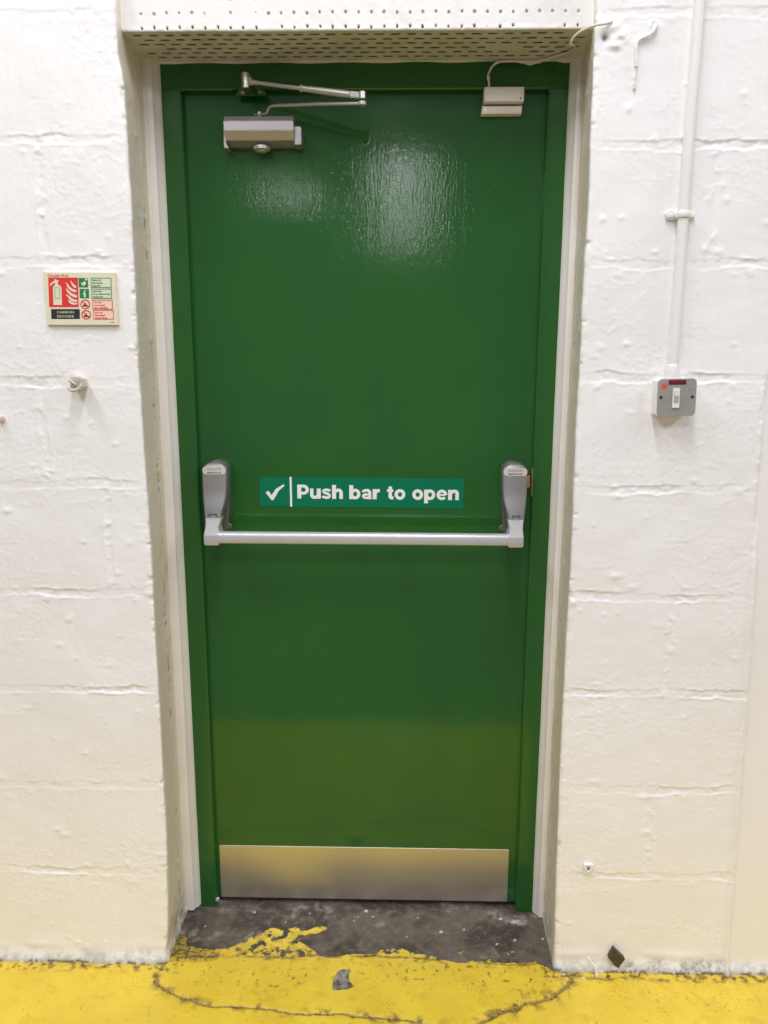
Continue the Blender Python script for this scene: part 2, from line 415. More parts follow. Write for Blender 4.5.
YW = -.20
def build_wall(side):
    sg = -1 if side == 'left' else 1
    step = .0026
    if side == 'left':
        edge = .4665
        ez = [(0, .484), (.03, .484), (.107, .475), (.37, .467), (.83, .465), (1.25, .466), (1.42, .468), (1.66, .465), (2.0, .465), (2.05, .472), (3, .471)]
        beds = [2.12, 1.893, 1.659, 1.413, 1.195, .948, .718, .476, .251]
        verts_ = [(.645, 1.659, 1.893, 1), (.681, 1.195, 1.413, 1), (.556, .948, 1.195, 1), (.653, .718, .948, .4), (.70, .251, .476, .3), (.86, 1.42, 1.66, .8), (.90, .95, 1.195, .8)]
    else:
        edge = .459
        ez = [(0, .473), (.026, .471), (.245, .464), (.455, .461), (.7, .459), (1.08, .461), (1.38, .458), (1.8, .460), (2.03, .455), (3, .456)]
        beds = [2.117, 1.88, 1.655, 1.427, 1.19, .95, .724, .484, .26]
        verts_ = [(.71, 1.655, 1.88, 1), (.687, .724, .95, 1), (.674, .26, .484, 1), (.845, 1.19, 1.427, 1), (.66, 1.19, 1.427, .25)]
    r = .007
    front = np.concatenate([np.array([2.6, 2.2, 1.8, 1.5, 1.35, 1.25]), np.arange(1.2, .96, -.006), np.arange(.955, edge + r, -step)])
    arc = np.linspace(0, PI / 2, 6)[1:-1]
    rev = np.arange(YW + r, .032, step)
    # column positions: along-surface coordinate s, plan position and outward normal
    cs, cx, cy, nx, ny = [], [], [], [], []
    for x in front: cs.append(edge - x); cx.append(x); cy.append(YW); nx.append(0); ny.append(-1)
    for a in arc: cs.append(r * a - r); cx.append(edge + r - r * math.sin(a)); cy.append(YW + r - r * math.cos(a)); nx.append(-math.sin(a)); ny.append(-math.cos(a))
    for y in rev:
        t = (y - YW) / .2
        cs.append(y - YW + r * .57 - r); cx.append(edge + .018 * t); cy.append(y); nx.append(-1); ny.append(0)
    cs, cx, cy, nx, ny = map(np.array, (cs, cx, cy, nx, ny))
    Z = np.concatenate([np.arange(-.012, 2.19, step), np.arange(2.19, 2.45, .008), np.array([2.5, 2.7, 3.0])])
    S2, Z2 = np.meshgrid(cs, Z); X2, _ = np.meshgrid(cx, Z); Y2, _ = np.meshgrid(cy, Z)
    sd = 0 if side == 'left' else 40
    H = .0035 * fbm(S2, Z2, 3.2, 2, sd + 1) + .0012 * fbm(S2, Z2, 14, 3, sd + 2)
    rough_zone = sst(-.02, .25, fbm(S2, Z2, 5, 3, sd + 3))
    H += .0005 * fbm(S2, Z2, 110, 3, sd + 4) * (.5 + rough_zone)
    H += .0006 * sst(.28, .50, fbm(S2 * .7, Z2, 45, 4, sd + 5)) * rough_zone
    # crinkled skins of paint
    rid = 1 - np.abs(fbm(S2 * .6, Z2, 22, 3, sd + 6)) * 6
    H += .0005 * sst(.45, 1., rid) * sst(.12, .35, fbm(S2, Z2, 4.5, 2, sd + 8))
    isf = (Y2 < YW + .002).astype(float)
    wall_x = X2
    for k, zb in enumerate(beds):
        wob = .006 * fbm(S2, Z2 * 0 + k, 6, 3, sd + 10) + .0022 * fbm(S2, Z2 * 0 + k, 50, 3, sd + 11)
        wid = .0075 + .004 * fbm(S2, Z2 * 0 + k * 2.3, 5, 2, sd + 12)
        d = Z2 - zb - wob
        st = np.clip(.45 + 1.9 * fbm(S2, Z2 * 0 + k * 1.7, 4.5, 2, sd + 13), .28, 1.15)
        fade = .15 + .85 * sst(.0, .05, wall_x - edge)
        up = wid * (1 + 1.1 * fbm(S2, Z2 * 0 + k * 3.3, 16, 4, sd + 51)); lo = wid * (1 + 1.1 * fbm(S2, Z2 * 0 + k * 4.1, 13, 4, sd + 52))
        g = sst(-lo - .003, -lo, d) * (1 - sst(up, up + .0022, d))
        lip = np.exp(-((d - up - .002) / .0022) ** 2) * (.5 + 1.6 * fbm(S2, Z2, 45, 3, sd + 14)) + np.exp(-((d + lo + .002) / .0024) ** 2) * (.7 + 1.6 * fbm(S2, Z2, 38, 3, sd + 15))
        H += isf * fade * st * (-.0019 * g + .0015 * lip + .0022 * g * fbm(S2, Z2, 60, 3, sd + 16))
    for (xv, z0, z1, w) in verts_:
        d = wall_x - xv - .006 * fbm(Z2, Z2 * 0 + xv * 9, 9, 3, sd + 17) - .005 * fbm(S2, Z2, 28, 3, sd + 56)
        inz = sst(z0, z0 + .02, Z2) * (1 - sst(z1 - .02, z1, Z2))
        g = np.exp(-(d / .008) ** 4)
        H += isf * w * inz * (-.0010 * g + .0024 * g * sst(.0, .6, fbm(S2, Z2, 42, 4, sd + 18)) + .0012 * np.exp(-((np.abs(d) - .010 - .004 * fbm(S2, Z2, 20, 2, sd + 54)) / .003) ** 2) * np.clip(.2 + 2 * fbm(S2, Z2, 14, 3, sd + 55), 0, 1))
    # flare of paint and mortar at the foot
    foot = np.exp(-(np.clip(Z2, 0, 1) / .020) ** 2)
    H += isf * foot * (.010 + .005 * fbm(S2, Z2 * 0, 11, 3, sd + 20)) + (1 - isf) * foot * .004
    H += isf * .0035 * np.exp(-((Z2 - .045 - .01 * fbm(S2, Z2 * 0, 5, 2, sd + 21)) / .012) ** 2) * np.clip(fbm(S2, Z2, 9, 2, sd + 22) + .3, 0, 1)
    rs = np.random.RandomState(3 + sd)
    blobs(H, cs, Z, edge - 1., 0, 0.02, 2.2, 260, rs)
    for (xv, z0, z1, w) in verts_:
        if w > .5: blobs(H, cs, Z, edge - xv - .018, edge - xv + .018, z0, z1, 12, rs)
    for zb in beds: blobs(H, cs, Z, edge - 1., 0, zb - .025, zb + .025, 26, rs)
    blobs(H, cs, Z, 0, .2, 0.02, 2.2, 120, rs)
    # chips along the arris
    arr = np.exp(-((S2 + .002) / .006) ** 2)
    H += arr * (.0020 * fbm(S2, Z2, 30, 3, sd + 24) - .004 * sst(.22, .5, fbm(S2 * .3, Z2, 34, 3, sd + 25)))
    K = np.zeros(S2.shape + (4,))
    if side == 'right':
        # bead of render a little in from the arris
        e1 = wall_x - (.475 + .0015 * fbm(Z2, Z2 * 0, 7, 2, 77))
        H += isf * (sst(.30, .40, 2.2 - Z2 + 0) * .0 - .0011 * np.exp(-(e1 / .0022) ** 2) * sst(-.4, .1, fbm(Z2, Z2 * 0, 5, 2, 78)) * (Z2 < 1.95))
        # smooth rendered face beyond the blockwork, with a bead of filler on the joint
        ex = np.interp(Z2, [0, .02, .358, .829, 1.125, 1.43, 1.6, 3], [.883, .883, .877, .864, .853, .846, .86, .9])
        ex = ex + .0025 * fbm(Z2, Z2 * 0, 12, 3, 80)
        d = wall_x - ex; on = 1 - sst(1.40, 1.46, Z2)
        beyond = sst(0, .004, d) * on
        H = H * (1 - beyond * isf) + beyond * isf * (-.004 + .0012 * fbm(S2, Z2, 4, 2, 81) + .012 * np.exp(-(np.clip(Z2, 0, 1) / .02) ** 2))
        bead = np.exp(-((d - .002) / .0065) ** 2) * (1 - sst(1.0, 1.15, Z2))
        H += isf * bead * (.0085 + .0015 * fbm(S2, Z2, 25, 3, 82))
        H += isf * on * sst(.95, 1.1, Z2) * (.003 * np.exp(-((d + .006) / .004) ** 2) * np.clip(fbm(S2, Z2, 30, 3, 83) + .4, 0, 1) - .005 * np.exp(-(d / .003) ** 2) * np.clip(fbm(S2 * 0, Z2, 15, 3, 84) + .4, 0, 1))
        K[..., 2] = np.clip(beyond * isf * .10, 0, 1)
        gx = np.clip(sst(.58, .66, wall_x) * (1 - sst(.86, .89, wall_x)) + .5, 0, 1)
    else:
        gx = .62
        H += isf * .0035 * sst(.0, .1, .012 - np.abs(Z2 - .068)) * 0
    # grime low on the wall
    low = (1 - sst(.012, .048 + .02 * fbm(S2, Z2 * 0, 9, 3, sd + 30), Z2))
    K[..., 0] = np.clip(isf * low * gx * sst(-.35, .25, fbm(S2, Z2, 26, 3, sd + 31)) * .95, 0, 1)
    K[..., 0] = np.maximum(K[..., 0], isf * (1 - sst(.006, .030, Z2 + .008 * fbm(S2, Z2, 20, 3, sd + 53))) * .6)
    seam = np.exp(-((Z2 - .003 - .004 * fbm(S2, Z2 * 0, 30, 3, sd + 50)) / .004) ** 2) * sst(-.1, .1, fbm(S2, Z2 * 0, 40, 3, sd + 32))
    K[..., 1] = np.clip(isf * seam * .9, 0, 1)
    # reveal: cracked filler beside the moulding and stains near the floor
    isr = (Y2 > YW + .02).astype(float)
    yc = -.080 + .004 * fbm(Z2, Z2 * 0, 8, 3, sd + 33) + (.012 * sst(1.6, 2.1, Z2) if side == 'left' else 0)
    broken = sst(.0, .12, fbm(Z2, Z2 * 0 + 5, 45, 4, sd + 34)) * sst(-.2, .1, fbm(Z2, Z2 * 0 + 9, 5, 2, sd + 57)) * (1 - sst(1.75, 1.95, Z2) * (side == 'left'))
    cr = np.exp(-((Y2 - yc) / .0085) ** 2) * broken
    H += isr * (-.003 * cr + .0028 * np.exp(-((Y2 - yc + .007) / .005) ** 2) * np.clip(fbm(S2, Z2, 28, 3, sd + 35) + .45, 0, 1))
    K[..., 1] = np.maximum(K[..., 1], isr * cr * .7)
    K[..., 0] = np.maximum(K[..., 0], isr * (1 - sst(.0, .16, Z2)) * .8 * sst(-.3, .3, fbm(S2, Z2, 30, 3, sd + 36)))
    K[..., 2] = np.maximum(K[..., 2], isr * (.85 + .3 * fbm(S2, Z2, 12, 3, sd + 37)))  # warm beige light painted over the whole reveal, against the green bounce
    K[..., 2] = np.maximum(K[..., 2], np.clip(arr * sst(.15, .4, fbm(S2 * .3, Z2, 34, 3, sd + 25)) * .6, 0, 1))
    if side == 'right':
        K[..., 1] = np.maximum(K[..., 1], np.exp(-(((wall_x - .478) / .006) ** 2 + ((Z2 - 2.073) / .007) ** 2) * 1.2) * isf * .95)
        H -= isf * .006 * np.exp(-(((wall_x - .478) / .006) ** 2 + ((Z2 - 2.073) / .007) ** 2))
        for (bx, bz, br) in ((.503, 2.075, .016), (.486, 2.092, .013), (.57, 2.094, .008), (.497, 2.06, .010)):
            H += isf * .006 * np.exp(-(((wall_x - bx) / br) ** 2 + ((Z2 - bz) / (br * .7)) ** 2)) * (.7 + fbm(S2, Z2, 60, 2, 90))
    shift = np.interp(Z2, [a for a, _ in ez], [b for _, b in ez]) - edge + .0012 * fbm(Z2, Z2 * 0 + 3, 18, 3, sd + 40)
    wgt = np.where(S2 < 0, np.clip(1 + S2 / .12, 0, 1), 1 - np.clip((Y2 - YW) / .2, 0, 1))
    Xp = X2 + shift * wgt + H * nx[None, :]
    Yp = Y2 + H * ny[None, :]
    P = np.stack([sg * Xp, Yp, Z2], -1)
    xb = .50
    ex = [(-2.6, -xb, -.188, .12, -.02, 3.0)] if sg < 0 else [(xb, 2.6, -.188, .12, -.02, 3.0)]
    o = grid_mesh('wall_' + side, P, K, MW, ex, flip=(sg > 0))
    return o

wl = build_wall('left'); props(wl, 'white painted blockwork wall on the left of the green door')
wr = build_wall('right'); props(wr, 'white painted blockwork wall on the right of the green door')
bm = B(); box(bm, -.52, .52, -.197, .12, 2.30, 3.0, .004)
wt = obj('wall_top', bm, M_white); props(wt, 'white wall above the perforated lintel', kind='structure')

# ------------------------------------------------------------------ floor
def seg_dist(X, Y, pts):
    D = np.full(X.shape, 9.)
    for (x0, y0), (x1, y1) in zip(pts, pts[1:]):
        dx, dy = x1 - x0, y1 - y0; t = np.clip(((X - x0) * dx + (Y - y0) * dy) / (dx * dx + dy * dy), 0, 1)
        D = np.minimum(D, np.hypot(X - x0 - t * dx, Y - y0 - t * dy))
    return D

def inpoly(X, Y, poly):
    r = np.zeros(X.shape, bool); n = len(poly)
    for i in range(n):
        x0, y0 = poly[i]; x1, y1 = poly[(i + 1) % n]
        c = (y0 > Y) != (y1 > Y)
        xx = (x1 - x0) * (Y - y0) / (y1 - y0 + 1e-12) + x0
        r ^= c & (X < xx)
    return r

fx = np.concatenate([np.arange(-6, -1.2, .4), np.arange(-1.2, 1.2, .0026), np.arange(1.2, 6.1, .4)])
fy = np.concatenate([np.arange(-9, -1.4, .4), np.array([-1.35, -1.2, -1.08, -1.05, -.9, -.75]), np.arange(-.62, .075, .0026), np.array([.3, .6])])
FX, FY = np.meshgrid(fx, fy)
nz = lambda s, o, sd: fbm(FX, FY, s, o, sd)
wx = FX + .010 * nz(9, 3, 101) + .004 * nz(60, 3, 102); wy = FY + .010 * nz(9, 3, 103) + .004 * nz(60, 3, 104)
edge_y = np.interp(wx, [-.5, -.42, -.35, -.12, -.02, .08, .13, .2, .33, .42, .47, .52], [-.175, -.172, -.165, -.168, -.155, -.150, -.158, -.172, -.172, -.178, -.195, -.20])
cover = sst(.0, .012, edge_y - wy) * .85 + .0
rem = inpoly(wx, wy, [(-.45, -.175), (-.38, -.155), (-.33, -.14), (-.30, -.118), (-.265, -.098), (-.247, -.080), (-.21, -.088), (-.175, -.070), (-.162, -.090), (-.12, -.062), (-.090, -.062), (-.11, -.085), (-.15, -.105), (-.165, -.125), (-.13, -.15), (-.10, -.175)])
cover = np.maximum(cover, rem * (.55 + .6 * nz(40, 3, 105)))
rem2 = inpoly(wx, wy, [(.02, -.175), (.05, -.142), (.10, -.140), (.125, -.158), (.18, -.165), (.19, -.18)])
cover = np.maximum(cover, rem2 * (.52 + .5 * nz(40, 3, 106)))
och = inpoly(wx, wy, [(-.49, -.20), (-.485, -.12), (-.46, -.115), (-.45, -.145), (-.40, -.150), (-.36, -.165), (-.36, -.19)])
cover = np.maximum(cover, och * .50)
och2 = inpoly(wx, wy, [(.18, -.185), (.22, -.150), (.30, -.140), (.40, -.150), (.46, -.165), (.46, -.20)])
cover = np.maximum(cover, och2 * (.36 + .35 * nz(30, 3, 107)))
chip = inpoly(wx, wy, [(-.064, -.235), (-.058, -.215), (-.047, -.207), (-.024, -.212), (-.028, -.235), (-.020, -.262), (-.035, -.275), (-.062, -.278), (-.068, -.25)])
cover = np.where(chip, 0, cover)
cover = np.where(FY < -1.06, 0, cover)
d1 = seg_dist(wx + .004 * nz(30, 3, 108), wy, [(-.50, -.235), (-.485, -.265), (-.463, -.286), (-.419, -.310), (-.37, -.322), (-.275, -.331), (-.135, -.342), (-.021, -.349), (.093, -.357), (.183, -.368), (.25, -.375)])
d2 = seg_dist(wx + .004 * nz(30, 3, 109), wy, [(.519, -.208), (.498, -.246), (.457, -.277), (.394, -.303), (.321, -.330), (.272, -.360), (.25, -.375), (.15, -.41)])
d3 = seg_dist(wx, wy, [(.50, -.226), (.6, -.229), (.7, -.224), (.8, -.230), (.9, -.232), (1.0, -.23)])
d4 = seg_dist(wx, wy, [(-.44, -.172), (-.3, -.178), (-.1, -.172), (.05, -.165), (.16, -.174), (.3, -.180), (.44, -.19), (.50, -.22)])
crack = np.maximum.reduce([np.exp(-(d1 / .0036) ** 2), np.exp(-(d2 / .0050) ** 2), .8 * np.exp(-(d3 / .004) ** 2) * sst(-.2, .2, nz(20, 3, 110)), .95 * np.exp(-(d4 / .004) ** 2) * sst(-.25, .1, nz(25, 3, 111))])
blot = np.exp(-(((FX + .463) / .018) ** 2 + ((FY + .292) / .012) ** 2)) * .9 + np.exp(-(((FX + .405) / .014) ** 2 + ((FY + .315) / .008) ** 2)) * .9
around = np.exp(-(d1 / .014) ** 2) * sst(.05, .3, nz(35, 4, 112)) + np.exp(-(d2 / .022) ** 2) * sst(-.05, .3, nz(35, 4, 113)) + np.exp(-(d4 / .016) ** 2) * sst(.05, .35, nz(45, 4, 114)) * .8
wallside = (1 - sst(.0, .028, -.216 - FY)) * sst(-.05, .25, nz(55, 4, 115)) * (np.abs(FX) > .44)
flk = sst(.25, .45, nz(70, 3, 116)) * (np.exp(-(((FX - .15) / .22) ** 2 + ((FY + .21) / .035) ** 2)) + np.exp(-(((FX + .22) / .14) ** 2 + ((FY + .25) / .03) ** 2)) + .9 * np.exp(-(((FX - .38) / .1) ** 2 + ((FY + .24) / .035) ** 2)) + .45 * np.exp(-(((FX - .8) / .2) ** 2 + ((FY + .27) / .04) ** 2)))
dirt = np.clip(crack + blot * sst(-.2, .2, nz(40, 3, 117)) + around + wallside * 1.2 + flk * 1.2 + och * .45 + rem * .25 * (nz(30, 3, 118) > 0), 0, 1)
light = np.clip(np.exp(-(((wx - .405) / .035) ** 2 + ((wy + .028) / .018) ** 2)) + .9 * np.exp(-(((wx - .345) / .028) ** 2 + ((wy + .012) / .022) ** 2)) + .8 * np.exp(-(((wx + .34) / .05) ** 2 + ((wy + .012) / .012) ** 2)) + .35 * np.exp(-(((wx + .17) / .14) ** 2 + ((wy + .035) / .010) ** 2)) + chip * .95 + .6 * sst(.25, .4, nz(11, 3, 119)) * (FY > -.17), 0, 1)
light = light * sst(-.35, .15, nz(38, 4, 120))
light = np.where(FY < -1.06, .45, light)
spk = np.zeros(FX.shape)
SP = [(.001, -.007, .0042), (.34, -.12, .0028), (.388, -.105, .003), (.46, -.10, .003), (.361, -.03, .004), (.02, -.028, .0022), (-.02, -.03, .002), (-.03, -.045, .002), (.20, -.08, .0038), (.26, -.07, .002), (.11, -.10, .002), (-.21, -.055, .002), (-.42, -.075, .0022), (-.30, -.02, .003), (-.15, -.02, .002), (.49, -.218, .003), (.535, -.226, .003), (.14, -.03, .002)]
for (a, b, r) in SP: spk = np.maximum(spk, np.exp(-(((FX - a) / r) ** 4 + ((FY - b) / r) ** 4)))
lump = np.exp(-(((FX - .40) / .022) ** 2 + ((FY + .040) / .009) ** 2)) * sst(-.2, .1, nz(70, 3, 121)); spk = np.maximum(spk, lump * .8)
FZ = .0016 * sst(.3, .6, cover) - .0035 * crack + .0012 * nz(8, 3, 122) + .0006 * nz(60, 3, 123) - .0012 * chip + .001 * spk - .0012 + .0012 * wallside
FZ = np.where(FY < -.7, 0, FZ)
KF = np.stack([np.clip(cover, 0, 1), dirt, light, spk], -1)
fl = grid_mesh('floor', np.stack([FX, FY, FZ], -1), KF, MF)
props(fl, 'worn yellow painted floor with bare dark concrete at the doorway')

# ------------------------------------------------------------------ lintel with perforations
YL, ZL = -.1655, 2.102
st = .0017
lx = np.arange(-.490, .486, st)
prof = [(YL, z, 0, -1, 0, z) for z in np.arange(2.31, ZL + .003, -st)]
prof += [(YL + .003 - .003 * math.cos(a), ZL + .003 - .003 * math.sin(a), 1, -math.cos(a), -math.sin(a), 0) for a in (.4, .8, 1.2)]
prof += [(y, ZL, 2, 0, -1, y) for y in np.arange(YL + .003, .012, st)]
LX, LR = np.meshgrid(lx, np.arange(len(prof)))
A = np.array(prof); LY = A[LR, 0]; LZ = A[LR, 1]; reg = A[LR, 2]; ny = A[LR, 3]; nzv = A[LR, 4]
hole = np.zeros(LX.shape); rs = np.random.RandomState(5)
for row in range(8):
    zc = 2.1085 + .0254 * row
    for k in range(35):
        xc = -.4345 + .0254 * k
        s = 1.0
        if row == 0 and k in (10, 27, 30, 31, 32): s = 0 if k != 27 else .3
        if row == 1 and k in (3, 5, 6, 7, 8, 9): s = {3: .7, 5: .5, 6: 0, 7: .75, 8: 0, 9: .35}[k]
        if row == 2: s = rs.choice([0, .6, 1])
        s *= rs.uniform(.8, 1.05)
        if s < .2: continue
        i = np.abs(lx - xc) < .008
        sub = np.ix_(np.where(A[:, 2] == 0)[0], np.where(i)[0])
        jx = rs.uniform(-.0006, .0006); jz = rs.uniform(-.0012, .0012)
        d = np.hypot((LX[sub] - xc - jx) / (.0022 * s), (LZ[sub] - zc - jz) / (.0031 * s))
        hole[sub] = np.maximum(hole[sub], 1 - sst(.75, 1.2, d))
for row in range(7):
    yc = -.146 + .0228 * row
    for k in range(28):
        xc = -.450 + .0325 * k + (.01625 if row % 2 else 0)
        w = rs.uniform(.0088, .0108)
        if rs.rand() < .06: continue
        i = np.where(np.abs(lx - xc) < .016)[0]; j = np.where((A[:, 2] == 2) & (np.abs(A[:, 0] - yc) < .008))[0]
        sub = np.ix_(j, i)
        d = np.maximum(np.abs(LX[sub] - xc) / w, 0) ** 4 + (np.abs(LY[sub] - yc - rs.uniform(-.0008, .0008)) / .0037) ** 4
        hole[sub] = np.maximum(hole[sub], 1 - sst(.5, 1.5, d))
HL = .0012 * fbm(LX, LR * st, 8, 3, 200) + .0003 * fbm(LX, LR * st, 90, 3, 201)
lipm = np.exp(-((LR - np.sum(A[:, 2] == 0)) / 3.) ** 2)
HL = HL + .0012 * lipm * (.5 + fbm(LX, LR * 0, 20, 3, 202)) - np.where(reg == 2, .0008, .005) * hole
P = np.stack([LX, LY + HL * ny, LZ + HL * nzv], -1)
KL = np.zeros(LX.shape + (4,)); KL[..., 0] = hole * .93
KL[..., 2] = (reg == 2) * (.75 + .35 * fbm(LX, LR * st, 14, 3, 203)) + lipm * sst(.1, .3, fbm(LX, LR * st, 20, 3, 204)) * .5  # underside tan paints in floor bounce and shade; lip patches are random
KL[..., 2] = np.clip(KL[..., 2], 0, 1)
lt = grid_mesh('lintel', P, KL, ML, [(-.47, .465, -.162, .12, 2.112, 2.305)], flip=False)
del lt['kind']
props(lt, 'white perforated steel lintel with two rows of holes above the green door', 'lintel')

# ------------------------------------------------------------------ door
door = thing('door_1', 'green painted fire exit door in a green frame set in the white wall', 'door', (0, .02, 0), kind='structure')
def frame_L(bm, sgn):
    # jamb: face 0..0.02 from .405 to .45, rebate behind it
    poly = [(.4055, .0025), (.408, 0), (.449, 0), (.451, .002), (.451, .095), (.436, .095), (.436, .0195), (.4055, .0195)]
    poly = [(sgn * a, b) for a, b in poly]
    prism_axis(bm, poly, -.004, 2.0475, 'z')
bm = B(); frame_L(bm, -1); obj('jamb', bm, MG, door, smooth=False)
bm = B(); frame_L(bm, 1); obj('jamb', bm, MG, door, smooth=False)
bm = B()
prism_axis(bm, [(.0025, 2.0475), (0, 2.050), (0, 2.106), (.095, 2.106), (.095, 2.074), (.0195, 2.074), (.0195, 2.0475)], -.451, .451, 'x')
obj('head_frame', bm, MG, door)
bm = B(); box(bm, -.432, .432, .0205, .0645, .013, 2.070, .0015)
leaf = obj('door_leaf', bm, MG, door)
bm = B(); box(bm, -.398, .3845, .0188, .0207, .0145, .1725, .0004, 1)
kick = obj('kick_plate', bm, M_sill, door); kick['label'] = 'brushed stainless kick plate'
for x in (-.391, -.14, .13, .378):
    for z in (.166, .021):
        bm = B(); cyl(bm, (x, .0189, z), (0, -1, 0), .0022, .0009, 12, .0003); obj('screw', bm, M_steel, kick)
# strike plate edge on the right jamb, and a bright stud at the foot of the left jamb
bm = B(); box(bm, .4035, .4056, .002, .018, 1.139, 1.207, .0003, 1); obj('strike_plate', bm, M_brass, door)
bm = B(); lathe(bm, [(.0008, -.0062), (.0045, -.005), (.0065, 0), (.0045, .005), (.0008, .0062)], (-.4035, -.003, .024), (0, -1, .2), 16)
cyl(bm, (-.4035, .004, .023), (0, -1, 0), .0025, .006, 10)
obj('stud', bm, M_ball, door, smooth=True)
# dark strip under the leaf, the shade of the gap put into its colour
bm = B(); box(bm, -.43, .43, .030, .060, .002, .0125); obj('gap_shade_strip', bm, M_dark, door)

# mouldings
def moulding(sgn, z0, name, n, label):
    o_, i_ = (.487 if sgn < 0 else .4795), .450
    pts = [(o_, .004), (o_, -.018), (o_ - .004, -.024), (o_ - .010, -.0255), (i_ + .017, -.0255), (i_ + .012, -.023), (i_ + .0105, -.0165), (i_ + .004, -.010), (i_ + .001, -.004), (i_ - .0008, .0006), (i_ + .003, .004)]
    bm = B()
    poly = [(sgn * a, b) for a, b in pts]
    rings = []
    for z in np.linspace(z0, 2.108, 60):
        j = .0007 * math.sin(z * 11 + n) + .0004 * math.sin(z * 37)
        rings.append([(x + j * .3, y + j, z) for x, y in poly])
    loft(bm, rings)
    o = obj('trim_%d' % n, bm, M_trim, smooth=True)
    return props(o, label, kind='structure')
moulding(-1, .006, 'l', 1, 'cream moulding strip running down the left side of the green frame')
moulding(1, .002, 'r', 2, 'cream moulding strip running down the right side of the green frame')
bm = B(); rings = []
for x in np.linspace(-.452, .452, 120):
    dr = .0012 * math.sin(x * 40) + (.004 * max(0, math.sin(x * 75)) if .33 < x < .46 else 0) + (.003 if .36 < x < .39 else 0)
    rings.append([(x, .002, 2.106), (x, -.012, 2.106), (x, -.0125, 2.1035 - dr * .6), (x, -.006, 2.1005 - dr), (x, .002, 2.1015 - dr)])
loft(bm, rings); o = obj('trim_3', bm, M_trim, smooth=True); props(o, 'thin cream filler strip along the top of the green frame', kind='structure')

# ------------------------------------------------------------------ panic bar
pb = thing('panic_bar', 'silver push bar panic bolt fixed across the green door at waist height', 'panic bar', (0, .02, 1.0365))
def rrect(x0, x1, yb, yf, r, n=4):
    """closed ring in plan: back edge straight at yb, front corners rounded"""
    pts = [(x0, yb)]
    for k in range(n + 1):
        a = PI + k * PI / 2 / n; pts.append((x0 + r + r * math.cos(a), yf + r + r * math.sin(a)))
    for k in range(n + 1):
        a = 1.5 * PI + k * PI / 2 / n; pts.append((x1 - r + r * math.cos(a), yf + r + r * math.sin(a)))
    pts.append((x1, yb)); return pts
def xi(s, outer, inner):  # ordered pair of x from distances to the door centre
    return (-outer, -inner) if s < 0 else (inner, outer)
def housing(s):
    # dark base behind the cover
    bm = B(); rings = []
    for z, o_, i_, yf in ((1.044, .374, .342, -.002), (1.052, .379, .3365, -.006), (1.10, .3850, .3325, -.008), (1.205, .3890, .3295, -.008), (1.211, .387, .3315, -.008), (1.218, .379, .336, -.010), (1.2225, .369, .346, -.010), (1.2245, .362, .353, -.010)):
        x0, x1 = xi(s, o_, i_); rings.append([(x, y, z) for x, y in rrect(x0, x1, .0205, yf, .003)])
    loft(bm, rings); h = obj('housing', bm, M_back, pb, smooth=True); h['label'] = 'dark grey base of the bolt housing'
    # silver cover
    bm = B(); rings = []
    for z, o_, i_, yf in ((1.0935, .3805, .3415, -.052), (1.110, .382, .338, -.049), (1.125, .3840, .333, -.045), (1.14, .3855, .3305, -.041), (1.16, .3865, .3290, -.037), (1.206, .3870, .3280, -.034), (1.211, .384, .3305, -.0335), (1.2165, .378, .3365, -.032), (1.2205, .370, .3445, -.0285), (1.2225, .362, .3525, -.024)):
        x0, x1 = xi(s, o_, i_); rings.append([(x, y, z) for x, y in rrect(x0, x1, -.010, yf, .0045)])
    loft(bm, rings); c = obj('cover', bm, M_silver, pb, smooth=True)
    # badge
    x0, x1 = xi(s, .3855, .3295); bm = B(); w = x1 - x0; zc, hh = 1.2035, .0092
    poly = []
    for cx_, a0 in ((x1 - hh * .8, -PI / 2), (x0 + hh * .8, PI / 2)):
        for k in range(7):
            a = a0 + k * PI / 6; poly.append((cx_ + hh * .8 * math.cos(a), zc + hh * math.sin(a)))
    prism(bm, poly, -.0352, -.0337); bd = obj('badge', bm, M_badge, c); bd['label'] = 'pale maker badge'
    text_mesh('EXIDOR', x0 + .012, x1 - .011, 1.2045, -.0352, .0048, M_grey_ink, 'lettering', c, .0)
    text_mesh('MADE IN UK', x0 + .012, x1 - .011, 1.1968, -.0352, .0036, M_ink, 'lettering', c, .02)
    # arm that carries the bar
    bm = B(); rings = []
    for z, o_, i_, yf, yb in ((1.0345, .368, .341, -.094, -.066), (1.0365, .3715, .3375, -.1005, -.062), (1.040, .3725, .337, -.1025, -.058), (1.060, .3725, .337, -.1010, -.054), (1.068, .3725, .339, -.091, -.050), (1.076, .3735, .3425, -.078, -.045), (1.086, .3765, .341, -.063, -.035), (1.0928, .3795, .341, -.054, -.020)):
        x0, x1 = xi(s, o_, i_); rings.append([(x, y, z) for x, y in rrect(x0, x1, yb, yf, .004)])
    loft(bm, rings); a = obj('bar_arm', bm, M_bar, pb, smooth=True)
    # seam tongue
    xm = s * .3605; bm = B()
    for p in (((xm - .0165, 1.0935), (xm - .0085, 1.0935)), ((xm - .0085, 1.0935), (xm - .0085, 1.1010)), ((xm - .0085, 1.1010), (xm + .0085, 1.1010)), ((xm + .0085, 1.1010), (xm + .0085, 1.0935)), ((xm + .0085, 1.0935), (xm + .0165, 1.0935))):
        (xa, za), (xb_, zb_) = p
        box(bm, min(xa, xb_) - .0005, max(xa, xb_) + .0005, -.0530, -.049, min(za, zb_) - .0005, max(za, zb_) + .0005)
    obj('seam', bm, M_dark, c)
    # pivot boss at the base
    bm = B(); cyl(bm, (s * .334, -.003, 1.062), (0, -1, 0), .008, .005, 18, .002); obj('pivot_boss', bm, M_back, pb, smooth=True)
housing(-1); housing(1)
bm = B(); rings = []
prof_ = []
